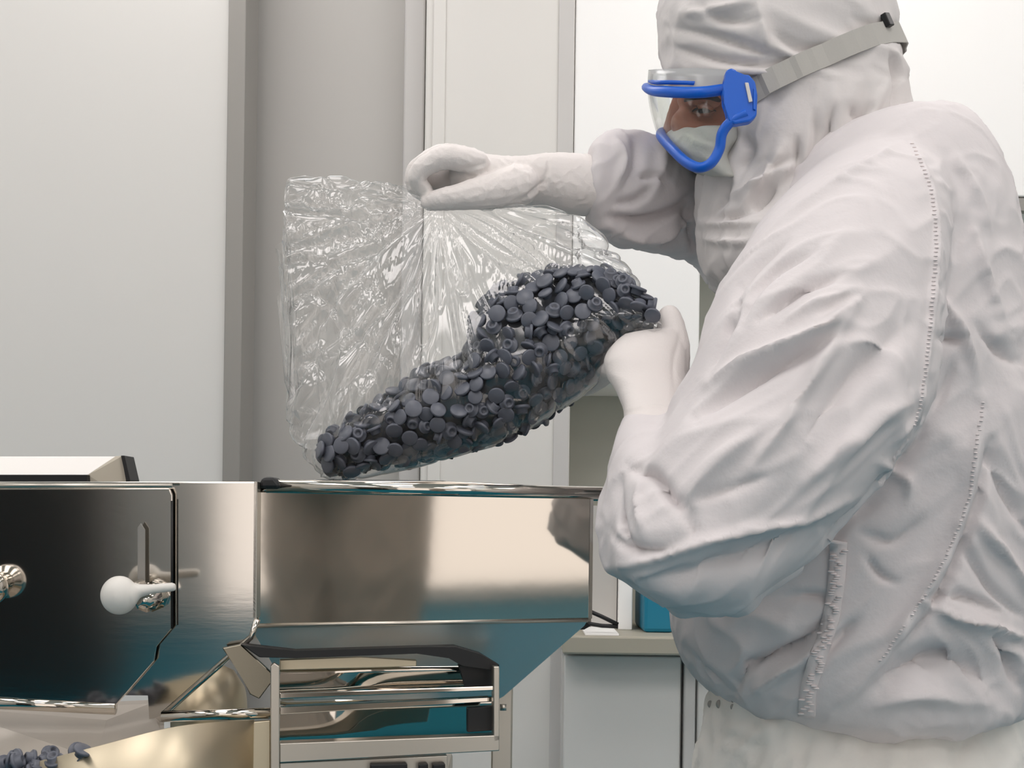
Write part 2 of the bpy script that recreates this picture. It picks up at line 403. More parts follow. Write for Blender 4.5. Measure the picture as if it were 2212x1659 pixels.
cov = Acc()
cov.loft([(1790, 292, 1960, 268, 1.52, .06), (1700, 345, 2060, 275, 1.53, .14), (1640, 430, 2140, 400, 1.53, .18), (1590, 600, 2192, 600, 1.52, .185),
          (1550, 800, 2235, 800, 1.51, .18), (1515, 1000, 2252, 1000, 1.5, .175), (1470, 1200, 2250, 1200, 1.5, .175),
          (1449, 1340, 2238, 1340, 1.5, .175), (1478, 1440, 2222, 1430, 1.5, .17), (1548, 1508, 2200, 1490, 1.5, .162),
          (1630, 1542, 2185, 1520, 1.5, .155), (1740, 1566, 2130, 1545, 1.5, .135)], n=48)
cov.loft([(1830, 300, 2010, 330, 1.44, .05), (1770, 350, 2045, 420, 1.39, .085), (1668, 450, 2040, 580, 1.34, .10), (1592, 560, 2022, 740, 1.30, .10),
          (1528, 690, 1998, 890, 1.27, .098), (1487, 810, 1930, 1010, 1.25, .092), (1440, 900, 1840, 1110, 1.235, .088),
          (1385, 990, 1715, 1235, 1.225, .08), (1332, 1090, 1570, 1318, 1.22, .072), (1303, 1180, 1455, 1312, 1.22, .06),
          (1310, 1225, 1390, 1280, 1.22, .04)], n=40, ex=2.0)
cov.loft([(1318, 1235, 1520, 1290, 1.235, .045), (1294, 1170, 1560, 1200, 1.23, .062), (1297, 1080, 1540, 1110, 1.235, .062), (1315, 990, 1520, 1020, 1.25, .056),
          (1335, 930, 1500, 950, 1.275, .046), (1350, 895, 1482, 912, 1.30, .036)], n=32, ex=2.0)
# tongue of the underarm fold
cov.loft([(1440, 1290, 1455, 1325, 1.24, .02), (1500, 1262, 1520, 1332, 1.25, .03), (1570, 1220, 1600, 1318, 1.27, .04), (1700, 1140, 1730, 1240, 1.31, .04)], n=20)
# far arm
cov.loft([(1276, 316, 1264, 472, 1.53, .042), (1300, 292, 1288, 500, 1.54, .052), (1345, 286, 1320, 528, 1.56, .056), (1430, 298, 1420, 548, 1.6, .065), (1500, 320, 1490, 562, 1.64, .07),
          (1570, 350, 1530, 600, 1.66, .08), (1690, 360, 1620, 660, 1.64, .09), (1800, 380, 1740, 700, 1.6, .1)], n=32, ex=2.0)
cme = cov.remesh(.0034, 7)
seamL = lambda x, y: np.clip((x - (2130 - (y - 900) * .33)) / 60, 0, 1) * (y > 500)
armM = lambda x, y: np.clip(1 - seamL(x, y), 0, 1)
wrinkle(cme, [((-1, .2, -1.0), 13, 3.5, 5.5, 1.8, lambda x, y: armM(x, y) * np.clip((y - 420) / 200, .15, 1)),
              ((-1, .2, -.7), 30, 4.0, 2.2, 2.4, armM),
              ((1, .1, -1.0), 15, 4.0, 6.0, 1.6, lambda x, y: seamL(x, y) * np.clip((y - 600) / 200, 0.1, 1)),
              ((1, .1, -.8), 34, 4.0, 3.2, 2.4, seamL),
              ((0, 1, .3), 18, 3, 4.0, 1.5, lambda x, y: (x < 1540) * (y < 620) * 1.0)])
relax(cme, 1)
FC = [ # shoulder and sleeve
 ([(1968, 300), (2010, 400), (2022, 520), (2008, 700), (1992, 850), (1985, 900)], 6, 3.5),
 ([(1985, 900), (1930, 960)], 8, 2.5),
 ([(1960, 300), (1830, 380), (1700, 470), (1620, 545), (1562, 610)], 9, 4),
 ([(1760, 540), (1680, 580), (1620, 640), (1600, 700)], 10, -6), ([(1700, 520), (1630, 580), (1590, 640)], 9, -4),
 ([(1820, 590), (1740, 620), (1680, 660), (1640, 690)], 11, -8), ([(1850, 620), (1760, 660), (1690, 700)], 13, 5),
 ([(1860, 640), (1790, 700), (1700, 750), (1600, 790), (1530, 830)], 15, 9),
 ([(1820, 720), (1740, 760), (1660, 800), (1570, 850), (1500, 900)], 17, -10),
 ([(1850, 660), (1800, 740), (1740, 840), (1680, 940), (1620, 1010)], 14, 7),
 ([(1960, 700), (1880, 780), (1800, 870), (1740, 960)], 28, -8),
 ([(1980, 860), (1900, 900), (1830, 960), (1740, 1040)], 22, 7),
 ([(1600, 620), (1580, 690), (1560, 730), (1530, 800)], 9, -6), ([(1575, 680), (1560, 720)], 6, -5),
 ([(1640, 930), (1560, 990), (1500, 1060), (1480, 1120)], 22, 7),
 ([(1360, 1012), (1410, 1025), (1450, 1075), (1495, 1110)], 12, -10), ([(1340, 1030), (1338, 1100), (1352, 1160), (1380, 1200)], 9, -6),
 ([(1385, 1030), (1380, 1090), (1390, 1160)], 12, 5), ([(1312, 1140), (1340, 1175), (1400, 1190), (1450, 1185)], 9, -6),
 ([(1312, 1226), (1400, 1212), (1500, 1180), (1620, 1145), (1730, 1130), (1830, 1080)], 11, 6),
 ([(1380, 1260), (1500, 1240), (1650, 1190), (1780, 1140)], 30, -9),
 ([(1470, 1110), (1500, 1140), (1490, 1165)], 10, -4), ([(1490, 1085), (1560, 1060), (1650, 1030)], 12, -4),
 # torso front
 ([(1860, 1110), (1920, 1040), (1980, 960), (2000, 900)], 16, -9),
 ([(1780, 1190), (1830, 1130), (1900, 1080)], 12, -6), ([(1700, 1290), (1760, 1285), (1810, 1300)], 9, -6),
 ([(1790, 1330), (1730, 1390), (1660, 1420), (1605, 1450), (1585, 1500)], 12, -14),
 ([(1800, 1360), (1740, 1420), (1680, 1455), (1620, 1500)], 15, 8),
 ([(1480, 1400), (1520, 1450), (1580, 1500)], 10, -5), ([(1560, 1330), (1640, 1330), (1720, 1370)], 30, 5),
 ([(1850, 1340), (1810, 1380), (1780, 1410)], 10, -7), ([(1870, 1200), (1900, 1240), (1940, 1260)], 8, -5),
 ([(1900, 1000), (1960, 1040), (1960, 1080)], 12, 6), ([(1860, 1150), (1930, 1170), (1990, 1120)], 12, -5),
 # side seam ridge and shade
 ([(2125, 860), (2105, 960), (2085, 1080), (2030, 1220), (1960, 1340), (1890, 1440), (1790, 1540)], 20, 8),
 ([(2145, 950), (2110, 1090), (2060, 1230), (1990, 1350), (1930, 1410)], 12, -9),
 # back folds
 ([(2130, 960), (2170, 1060), (2230, 1160)], 11, -6), ([(2110, 1120), (2170, 1200), (2230, 1290)], 11, 6),
 ([(2080, 1180), (2140, 1270), (2220, 1340)], 10, -6), ([(1990, 1300), (2060, 1330), (2140, 1355), (2215, 1380)], 10, 9),
 ([(2000, 1290), (2080, 1290), (2180, 1330)], 11, -6), ([(2150, 1360), (2180, 1420), (2200, 1480)], 12, -10),
 ([(1900, 1480), (1960, 1440), (2040, 1425), (2110, 1450), (2150, 1490)], 26, -14), ([(1880, 1530), (1980, 1500), (2090, 1520)], 20, 7),
 ([(2030, 640), (2080, 720), (2110, 820)], 12, 6), ([(2030, 730), (2080, 735)], 10, -8), ([(2100, 480), (2130, 600), (2170, 700)], 12, 5),
 ([(2110, 700), (2160, 760), (2212, 790)], 11, -6), ([(2060, 780), (2040, 840), (2010, 900)], 10, -5), ([(2050, 320), (2110, 420), (2140, 520)], 12, 4),
 # far sleeve
 ([(1330, 300), (1345, 350), (1330, 400)], 10, 6), ([(1370, 300), (1378, 350), (1350, 410)], 11, -6), ([(1330, 440), (1380, 430), (1410, 400)], 9, -6),
 ([(1320, 470), (1390, 480), (1470, 450), (1510, 410)], 12, -11), ([(1330, 500), (1400, 515), (1480, 490), (1520, 460)], 13, 8),
 ([(1380, 385), (1410, 380), (1440, 395)], 8, -6), ([(1430, 540), (1470, 500), (1500, 440)], 14, -7), ([(1500, 440), (1495, 500), (1505, 560)], 9, -10),
 ([(1440, 320), (1420, 390), (1400, 430)], 14, 5)]
fold(cme, FC, 1.75)
coverall = link('coverall', cme, M['tyvek'], person)

tr = Acc()
tr.loft([(1560, 1440, 2160, 1440, 1.5, .11), (1530, 1490, 2180, 1470, 1.5, .115), (1514, 1560, 2192, 1540, 1.5, .12), (1500, 1640, 2205, 1640, 1.5, .14), (1495, 1740, 2215, 1760, 1.5, .165)], n=40)
for yy, dx in ((1.4, 0), (1.6, -.06)):
    x = P(1855, 1700, YC).x + dx * .3; pts = []
    prof = [(.84, .12), (.6, .12), (.5, .105), (.3, .09), (.15, .085), (.1, .08)]
    v, f = tube([(x, yy + (.0), z) for z, r in prof], [r for z, r in prof], n=24); tr.add(v, f)
tme = tr.remesh(.006, 6)
wrinkle(tme, [((.3, .2, -1.0), 16, 4, 5, 1.4, None), ((.6, .2, -1.0), 30, 4, 3.4, 2.2, None)])
fold(tme, [([(1740, 1600), (1730, 1660)], 8, -6), ([(1880, 1590), (1860, 1660)], 8, -5), ([(2060, 1590), (2055, 1640)], 7, -5), ([(2165, 1500), (2190, 1540), (2215, 1600)], 9, 7),
           ([(1610, 1540), (1690, 1545)], 5, -5), ([(1530, 1560), (1600, 1580), (1660, 1600)], 10, 3), ([(1690, 1560), (1620, 1600), (1560, 1670)], 12, 6), ([(1760, 1590), (1700, 1640), (1660, 1700)], 12, -7),
           ([(1960, 1580), (1930, 1640), (1900, 1700)], 12, 6), ([(2120, 1560), (2080, 1620), (2060, 1690)], 12, -6), ([(1830, 1590), (1800, 1650)], 10, 5)])
link('trousers', tme, M['trouser'], person)
for yy, dx in ((1.4, 0), (1.6, -.06)):
    a = Acc(); x = P(1855, 1700, YC).x + dx * .3
    a.ball(Vector((x - .06, yy, .05)), .1, (1.55, .5, .5)); a.ball(Vector((x, yy, .11)), .085, (1, .9, 1.1))
    bme = a.remesh(.006, 4); c = getco(bme); c[:, 2] = np.maximum(c[:, 2], .001); setco(bme, c)
    link('boot', bme, M['boot'], person)

# hood
hd = Acc()
hd.loft([(1560, -105, 1830, -110, 1.52, .06), (1462, -70, 1905, -75, 1.52, .095), (1428, 0, 1930, -5, 1.52, .108), (1424, 60, 1926, 60, 1.52, .11), (1430, 120, 1934, 115, 1.52, .108), (1432, 150, 1942, 160, 1.52, .108), (1445, 166, 1942, 172, 1.52, .106)], n=44, ex=2.3, tilt=.30)
hd.loft([(1560, 100, 1930, 100, 1.52, .105), (1562, 200, 1946, 200, 1.52, .106), (1556, 280, 1962, 290, 1.52, .104), (1540, 350, 1972, 320, 1.52, .10)], n=44, ex=2.9, tilt=.25)
hd.loft([(1560, 335, 1940, 290, 1.52, .095), (1514, 366, 1950, 330, 1.52, .095), (1508, 440, 1900, 420, 1.52, .095), (1510, 520, 1850, 480, 1.51, .10), (1535, 600, 1790, 540, 1.5, .11), (1600, 660, 1760, 600, 1.5, .10)], n=44, ex=2.1)
hme = hd.remesh(.003, 6)
wrinkle(hme, [((-1, .2, .2), 17, 4, 4.5, 1.5, lambda x, y: (y < 170) * 1.0), ((-1, .2, .35), 42, 4, 1.8, 1.2, lambda x, y: (y < 170) * 1.0),
              ((-.25, .1, -1.), 20, 5, 5.0, 1.5, lambda x, y: np.clip((y - 170) / 40, 0, 1) * (x > 1600)), ((-.7, .1, -1.), 22, 4, 5.0, 1.5, lambda x, y: np.clip((y - 320) / 40, 0, 1) * (x <= 1700)),
              ((-.35, .1, -1.), 48, 4, 1.8, 1.2, lambda x, y: (y > 170) * 1.0)])
FH = [([(1440, 60), (1530, 75), (1640, 110), (1740, 140)], 9, -6), ([(1450, 100), (1560, 130), (1700, 138), (1760, 140)], 7, -7), ([(1470, 30), (1560, 20), (1640, 0)], 10, 6),
      ([(1500, 10), (1560, 40), (1640, 45)], 9, -5), ([(1640, 0), (1645, 60), (1665, 120)], 14, 5), ([(1670, 70), (1740, 105), (1800, 100)], 10, -6),
      ([(1900, 200), (1860, 280), (1800, 340), (1760, 400)], 12, 8), ([(1890, 220), (1840, 290)], 12, -8), ([(1800, 235), (1785, 300), (1775, 345)], 8, -9), ([(1760, 240), (1765, 300), (1750, 350)], 8, -5),
      ([(1840, 230), (1850, 260)], 8, -5), ([(1722, 300), (1722, 340), (1722, 375)], 6, -8), ([(1690, 315), (1640, 400), (1600, 450)], 12, 7), ([(1675, 400), (1650, 430), (1620, 448)], 12, -11),
      ([(1740, 340), (1680, 380), (1620, 410), (1580, 420)], 10, 6), ([(1570, 380), (1560, 430), (1530, 465)], 10, -6), ([(1960, 290), (1860, 340), (1760, 430), (1640, 520)], 14, 8),
      ([(1510, 480), (1580, 485), (1640, 480)], 6, 5), ([(1515, 515), (1580, 525), (1620, 520)], 7, 6), ([(1530, 470), (1580, 465), (1620, 455)], 7, -6), ([(1590, 290), (1620, 320), (1600, 370)], 12, -6),
      ([(1925, 110), (1940, 180), (1930, 240)], 8, -6)]
fold(hme, FH, 2.0)
relax(hme, 1)
hood = link('hood', hme, M['hood'], person)

# body: head, neck and chest as one continuous skin surface
bd = Acc()
bd.loft([(1520, -40, 1840, -60, 1.52, .06), (1446, 30, 1880, 20, 1.52, .075), (1438, 110, 1900, 100, 1.52, .078), (1440, 165, 1900, 160, 1.52, .076), (1455, 205, 1895, 200, 1.52, .072), (1467, 228, 1880, 240, 1.52, .068),
         (1464, 262, 1870, 280, 1.52, .066), (1452, 300, 1860, 310, 1.52, .064), (1500, 348, 1850, 350, 1.52, .055), (1575, 405, 1830, 400, 1.52, .05), (1600, 450, 1800, 440, 1.52, .055), (1680, 520, 1880, 480, 1.52, .06), (1680, 700, 2050, 640, 1.52, .10), (1640, 1000, 2120, 1000, 1.5, .13), (1640, 1400, 2100, 1400, 1.5, .11)], n=40, ex=2.0)
eyeC = P(1521, 236, 1.462)
bd.chain([(1466, 218, 1.515, .008), (1453, 262, 1.515, .0085), (1448, 292, 1.515, .010)])         # nose ridge
bd.ball(P(1505, 268, 1.487), .028, (1, .7, .75))                                                   # cheekbone
bd.chain([(1474, 216, 1.49, .007), (1505, 207, 1.462, .008), (1545, 214, 1.452, .008)])            # brow ridge
bme = bd.remesh(.0028, 4)
c = getco(bme); v = c - np.array(eyeC); r = np.sqrt((v[:, 0] / .022) ** 2 + (v[:, 1] / .03) ** 2 + (v[:, 2] / .012) ** 2)
c[:, 1] += .010 * np.exp(-r ** 2); setco(bme, c)
body = link('body', bme, M['skin'], person)
def bvh(me):
    return BVHTree.FromPolygons([tuple(v.co) for v in me.vertices], [tuple(p.vertices) for p in me.polygons])
eb = bvh(bme)
CAM = Vector((0, 0, CAMH))
def cast(b, px, py, lift=0.0, fb=None):
    d = ray(px, py).normalized(); h = b.ray_cast(CAM, d)
    if h[0] is None: return (P(px, py, fb) if fb else None), None
    return h[0] - d * lift, h[1]
e0, _ = cast(eb, 1521, 237)
link('eye', (lambda a: a.remesh(.0012, 1))(Acc().ball(e0 + Vector((0, .0075, 0)), .0105)), M['eyewhite'], person)
link('iris', mesh(*(lambda a: (a.v, a.f))(Acc().ball(e0 + Vector((-.003, -.0009, -.0012)), .0050, (1, .6, 1))), True), M['iris'], person)
def conf_tube(b, pts, r, lift=.001, n=8, flat=1.0, taper=True):
    R = catmull([(*p,) for p in pts], 6); path = []
    for q in R:
        h, _ = cast(b, q[0], q[1], lift)
        if h is not None: path.append(h)
    m = len(path)
    rr = [r * (math.sin(math.pi * (i + .6) / (m + .2)) ** .5 if taper else 1) for i in range(m)]
    return tube_me(path, rr, n=n, flat=flat)
link('upper_eyelid', conf_tube(eb, [(1495, 240), (1508, 230), (1525, 228), (1545, 238)], .0032), M['skin'], person)
link('lower_eyelid', conf_tube(eb, [(1497, 243), (1512, 248), (1528, 248), (1545, 240)], .0022), M['skin'], person)
link('eyelashes', conf_tube(eb, [(1495, 241), (1508, 233), (1525, 231), (1547, 240)], .0014, .0035), M['brow'], person)
link('eyebrow', conf_tube(eb, [(1478, 217), (1500, 208), (1530, 207), (1556, 218)], .0042, .001, flat=.5), M['brow'], person)

# face mask over nose and mouth
mk = Acc()
mk.loft([(1452, 276, 1600, 272, 1.515, .068), (1432, 292, 1600, 300, 1.515, .074), (1436, 320, 1572, 332, 1.515, .076), (1470, 350, 1578, 358, 1.515, .075), (1510, 376, 1590, 380, 1.515, .07)], n=36, ex=2.2, tilt=.27)
kme = mk.remesh(.003, 3)
wrinkle(kme, [((-1, .2, -.5), 30, 4, 2.0, 1.3, None)])
fold(kme, [([(1480, 285), (1510, 310), (1545, 320)], 8, 4), ([(1500, 280), (1530, 300), (1560, 305)], 7, -4)])
link('face_mask', kme, M['mask'], person)

# goggles
gog = bpy.data.objects.new('goggles', None); C.objects.link(gog); gog.parent = person; gog.matrix_parent_inverse = person.matrix_world.inverted()
ga = [(1578, 152, 1.418), (1500, 148, 1.425), (1425, 150, 1.455), (1402, 152, 1.50), (1408, 152, 1.56), (1450, 160, 1.62)]
gb = [(1572, 196, 1.414), (1500, 203, 1.42), (1420, 198, 1.452), (1399, 192, 1.50), (1408, 192, 1.56), (1450, 200, 1.62)]
gc = [(1565, 258, 1.412), (1498, 262, 1.418), (1430, 252, 1.452), (1406, 244, 1.50), (1416, 240, 1.56), (1455, 240, 1.61)]
gd = [(1556, 322, 1.414), (1508, 330, 1.42), (1452, 312, 1.452), (1424, 300, 1.495), (1430, 290, 1.55), (1465, 285, 1.59)]
ge = [(1530, 360, 1.42), (1505, 362, 1.425), (1468, 338, 1.45), (1440, 316, 1.485), (1446, 305, 1.54), (1475, 300, 1.58)]
rows = [catmull(q, 6) for q in (ga, gb, gc, gd, ge)]
cols = [catmull([rw[i] for rw in rows], 5) for i in range(len(rows[0]))]
nc, nrw = len(cols), len(cols[0])
lv = [P(*cols[i][j]) for i in range(nc) for j in range(nrw)]
lf = [(i * nrw + j, (i + 1) * nrw + j, (i + 1) * nrw + j + 1, i * nrw + j + 1) for i in range(nc - 1) for j in range(nrw - 1)]
lens = link('lens', mesh(lv, lf, True), M['lens'], gog)
sm = lens.modifiers.new('s', 'SOLIDIFY'); sm.thickness = .0016
link('top_rim', tube_me([P(*q) for q in catmull([(1600, 186, 1.408), (1560, 194, 1.412), (1500, 200, 1.418), (1420, 197, 1.45), (1398, 190, 1.50), (1408, 190, 1.56), (1450, 198, 1.62), (1500, 200, 1.64)], 6)], .0058, 12, flat=.8), M['blue'], gog)
link('vent_bar', tube_me([P(*q) for q in catmull([(1500, 180, 1.421), (1450, 178, 1.436), (1418, 178, 1.452), (1404, 176, 1.49)], 6)], .0022, 8), M['blue'], gog)
link('cheek_rim', tube_me([P(*q) for q in catmull([(1612, 245, 1.402), (1580, 262, 1.404), (1560, 288, 1.408), (1554, 322, 1.412), (1536, 352, 1.414), (1510, 362, 1.42), (1482, 350, 1.436), (1455, 325, 1.458), (1430, 296, 1.492), (1432, 286, 1.54), (1466, 290, 1.59), (1510, 300, 1.62)], 6)], .0052, 12, flat=1.2), M['blue'], gog)
vr = [[tuple(np.array(P(*(a_ * (1 - f) + b_ * f))) + np.array([0, -.0012, 0])) for f in (0, .33, .66, .9)] for a_, b_ in zip(rows[0][:24], rows[1][:24])]
vm = mesh([q for r in vr for q in r], [(i * 4 + j, i * 4 + 4 + j, i * 4 + 5 + j, i * 4 + 1 + j) for i in range(len(vr) - 1) for j in range(3)], True)
vco = link('vent_cover', vm, M['vent'], gog); vco.modifiers.new('s', 'SOLIDIFY').thickness = .0015
cl = [(1568, 152), (1580, 146), (1590, 150), (1596, 162), (1618, 160), (1632, 176), (1637, 205), (1635, 250), (1622, 262), (1588, 268), (1573, 262), (1568, 220), (1560, 200), (1566, 185)]
link('strap_clip', prism([P(a, b, 1.398) for a, b in cl], (0, .014, 0), .002), M['blue'], gog)
link('clip_slot', prism([P(a, b, 1.396) for a, b in [(1609, 178), (1617, 178), (1626, 219), (1618, 221)]], (0, .004, 0), .0006), M['alu_light'], gog)
link('clip_rib', prism([P(a, b, 1.396) for a, b in [(1628, 190), (1634, 195), (1633, 238), (1627, 236)]], (0, .004, 0), .0006), M['blue'], gog)
hb = bvh(hme)
HC = P(1690, 209, 1.52)
d1 = (P(1912, 72, 1.52) - P(1650, 188, 1.52)).normalized(); d2 = Vector((0, 1, 0)); wv = d1.cross(d2).normalized()
ph = np.linspace(math.radians(-124), math.radians(124), 80); sv, sf = [], []
for a in ph:
    d = d1 * math.cos(a) + d2 * math.sin(a)
    hw = .0115
    r = []
    for k in (-1, -.5, 0, .5, 1):
        o = HC + wv * (hw * k) + d * .4; h = hb.ray_cast(o, -d)
        r.append((h[0] - HC - wv * hw * k).dot(d) if h[0] is not None else .1)
    rm = max(r) * .5 + np.mean(r) * .5
    for off in (.0018, .0034):
        for k in (-1, 1): sv.append(HC + wv * hw * k + d * (rm + off))
for i in range(len(ph) - 1):
    b = i * 4; n = b + 4
    for q in ((0, 1), (1, 3), (3, 2), (2, 0)): sf.append((b + q[0], b + q[1], n + q[1], n + q[0]))
sf += [(0, 1, 3, 2), tuple(len(sv) - 4 + i for i in (0, 1, 3, 2))]
strap = link('strap', mesh(sv, sf, False), M['strap'], gog)
ks = [i for i in range(len(ph)) if ph[i] < 0]
kx = min(ks, key=lambda i: abs(proj(np.array([sv[i * 4 + 1]]))[0][0] - 1912)); bc = (Vector(sv[kx * 4 + 1]) + Vector(sv[kx * 4 + 3])) / 2
bn = (d1 * math.cos(ph[kx]) + d2 * math.sin(ph[kx])).normalized(); bt = bn.cross(wv).normalized()
link('buckle', prism([bc + bt * a_ + wv * b_ for a_, b_ in ((-.006, -.007), (.006, -.007), (.006, .007), (-.006, .007))], bn * .006, .001), M['black'], gog)

# zipper flap and stitching on the coverall
cb = bvh(cme)
def strip(b, pts, wpx, lift=.002, k=8):
    R = catmull(pts, k); vs, fs = [], []; n = 0
    for i, q in enumerate(R):
        a = R[max(i - 1, 0)]; c = R[min(i + 1, len(R) - 1)]; t = (c - a) / (np.linalg.norm(c - a) + 1e-9); s = np.array([-t[1], t[0]])
        row = []
        for e in (-1, 0, 1):
            h, _ = cast(b, q[0] + s[0] * wpx * e, q[1] + s[1] * wpx * e, lift)
            row.append(h)
        if any(h is None for h in row): continue
        vs += row; n += 1
    for i in range(n - 1):
        for j in range(2): fs.append((i * 3 + j, i * 3 + j + 1, i * 3 + j + 4, i * 3 + j + 3))
    for _ in range(3):
        vs = [vs[q] if q < 3 or q >= len(vs) - 3 else (vs[q - 3] + vs[q] * 2 + vs[q + 3]) / 4 for q in range(len(vs))]
    me = mesh(vs, fs, True)
    if me.polygons[len(fs) // 2].normal.y > 0: me.flip_normals()
    return me
def stitches(b, pts, wpx, step, r, lift=.0015):
    R = np.array(catmull(pts, 10)); L = np.r_[0, np.cumsum(np.hypot(*np.diff(R, axis=0).T))]; a = Acc(); s = 0
    while s < L[-1]:
        x = np.interp(s, L, R[:, 0]); y = np.interp(s, L, R[:, 1]); sgn = rnd.choice((-1, 1)) * rnd.random() * wpx
        h, _ = cast(b, x + sgn, y, lift)
        if h is not None: a.ball(h, r, (1.5, 1, .55))
        s += step
    return mesh(a.v, a.f, True)
z = link('zip_flap', strip(cb, [(1812, 1170), (1808, 1240), (1795, 1330), (1775, 1400), (1748, 1480), (1742, 1550)], 18, .004), M['seam'], coverall)
z.modifiers.new('s', 'SOLIDIFY').thickness = .003
link('zip_stitching', stitches(cb, [(1812, 1190), (1806, 1260), (1792, 1340), (1770, 1410), (1750, 1480), (1742, 1545)], 14, 5, .0022, .004), M['seam'], coverall)
link('shoulder_stitching', stitches(cb, [(1970, 310), (2008, 400), (2022, 520), (2010, 700), (1992, 850), (1975, 920)], 1.5, 9, .0013, .0004), M['seam'], coverall)
link('side_seam', stitches(cb, [(2125, 870), (2110, 960), (2092, 1080), (2040, 1210), (1970, 1330), (1900, 1430)], 2, 10, .0012, .0004), M['seam'], coverall)
tb = bvh(tme)
for (a, b, r) in ((1534, 1521, .0028), (1553, 1521, .0032), (1584, 1512, .0022), (1582, 1527, .0022)):
    h, _ = cast(tb, a, b, .0005)
    if h is not None: link('snap_hole', mesh(*(lambda q: (q.v, q.f))(Acc().ball(h, r, (1, .4, 1.4))), True), M['alu'], person)

# ------------------------------------------------------------ gloved hands
ga = Acc()   # raised hand pinching the bag neck
ga.loft([(1300, 338, 1290, 466, 1.525, .032), (1250, 334, 1232, 462, 1.52, .033), (1190, 333, 1165, 446, 1.515, .033), (1130, 340, 1110, 446, 1.51, .034), (1060, 338, 1050, 444, 1.505, .036), (1005, 326, 1000, 432, 1.505, .034), (970, 330, 975, 420, 1.508, .026)], n=28, ex=2.2)
ga.chain([(1030, 352, 1.470, .0135), (965, 340, 1.462, .0125), (915, 362, 1.462, .0108), (900, 388, 1.466, .0095), (918, 412, 1.474, .0085)])      # index
ga.chain([(1020, 345, 1.492, .0125), (955, 336, 1.486, .012), (900, 368, 1.486, .0105), (897, 404, 1.490, .0092), (925, 424, 1.493, .008)])         # middle
ga.chain([(1015, 345, 1.517, .012), (955, 334, 1.513, .0115), (903, 366, 1.511, .010), (903, 405, 1.51, .009), (935, 428, 1.51, .008)])           # ring
ga.chain([(1015, 350, 1.54, .011), (965, 342, 1.536, .0105), (918, 368, 1.533, .009), (918, 400, 1.53, .008), (945, 420, 1.53, .0072)])           # little
ga.chain([(1120, 400, 1.482, .022), (1055, 414, 1.470, .0185), (1000, 424, 1.464, .0145), (955, 431, 1.466, .0115), (928, 436, 1.472, .0095)])      # thumb
ga.chain([(1010, 388, 1.515, .018), (965, 388, 1.52, .015), (935, 390, 1.52, .011)])
gme = ga.remesh(.0016, 3)
wrinkle(gme, [((0, 1, .3), 90, 2, .7, 1.2, None), ((0, .3, 1), 60, 4, .7, 1.3, lambda x, y: np.exp(-((x - 1165) / 60) ** 2))])
fold(gme, [([(1185, 340), (1180, 380), (1150, 425)], 5, -2.5), ([(1150, 345), (1150, 370)], 4, 1.2), ([(1130, 345), (1130, 370)], 4, -1.2), ([(1110, 345), (1112, 372)], 4, 1.2),
           ([(1060, 350), (1000, 370), (985, 385)], 9, -2.5), ([(1120, 440), (1150, 415), (1180, 390)], 6, -3)])
g1 = link('glove', gme, M['glove'], person); g1['label'] = 'white glove on the raised hand pinching the bag neck'
gb_ = Acc()  # lower hand, seen from its back, holding up the full end of the bag
gb_.loft([(1345, 930, 1490, 945, 1.29, .036), (1348, 890, 1490, 905, 1.31, .034), (1333, 850, 1486, 862, 1.335, .034), (1310, 810, 1483, 820, 1.355, .034), (1305, 775, 1482, 785, 1.365, .034), (1325, 742, 1478, 745, 1.375, .030), (1350, 722, 1470, 712, 1.385, .024)], n=30, ex=2.2)
gb_.chain([(1452, 800, 1.372, .017), (1455, 750, 1.375, .016), (1450, 712, 1.385, .0145), (1446, 684, 1.395, .0115)])                               # thumb
gb_.chain([(1420, 745, 1.385, .0125), (1405, 728, 1.41, .0115), (1385, 722, 1.45, .0105), (1360, 735, 1.48, .0095), (1335, 745, 1.50, .0088)])     # index
gb_.chain([(1385, 752, 1.38, .0128), (1362, 742, 1.41, .012), (1335, 750, 1.45, .011), (1300, 768, 1.485, .0095), (1275, 775, 1.50, .0088)])      # middle
gb_.chain([(1355, 772, 1.375, .0125), (1335, 768, 1.41, .0115), (1310, 785, 1.45, .0105), (1275, 805, 1.48, .0095), (1250, 812, 1.495, .0085)])   # ring
gb_.chain([(1335, 800, 1.37, .0115), (1320, 800, 1.40, .0105), (1302, 815, 1.43, .0095), (1275, 835, 1.455, .0085), (1255, 842, 1.465, .0075)])   # little
g2 = gb_.remesh(.0016, 4)
wrinkle(g2, [((0, 1, .3), 40, 2, .5, 1.2, None)])
fold(g2, [([(1470, 720), (1455, 790), (1460, 850)], 7, -1.5), ([(1355, 885), (1410, 878), (1475, 890)], 5, 1.8)])
g2o = link('glove', g2, M['glove'], person); g2o['label'] = 'white glove on the lower hand under the full end of the bag'

# second worker: stands beside and behind the camera; the hopper steel mirrors the coverall
def copy_tree(o, parent=None):
    c = o.copy(); C.objects.link(c)
    if parent is not None: c.parent = parent; c.matrix_parent_inverse = o.matrix_parent_inverse.copy()
    for ch in [q for q in ALL if q.parent == o]: copy_tree(ch, c)
    return c
ALL = list(bpy.data.objects)
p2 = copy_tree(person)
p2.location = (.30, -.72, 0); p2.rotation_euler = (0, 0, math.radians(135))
p2['label'] = 'second worker in shade-darkened coverall behind the camera, mirrored in the hopper steel'
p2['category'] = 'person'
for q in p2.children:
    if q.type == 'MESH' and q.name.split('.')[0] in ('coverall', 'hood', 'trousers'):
        q.material_slots[0].link = 'OBJECT'; q.material_slots[0].material = M['suit_shade']

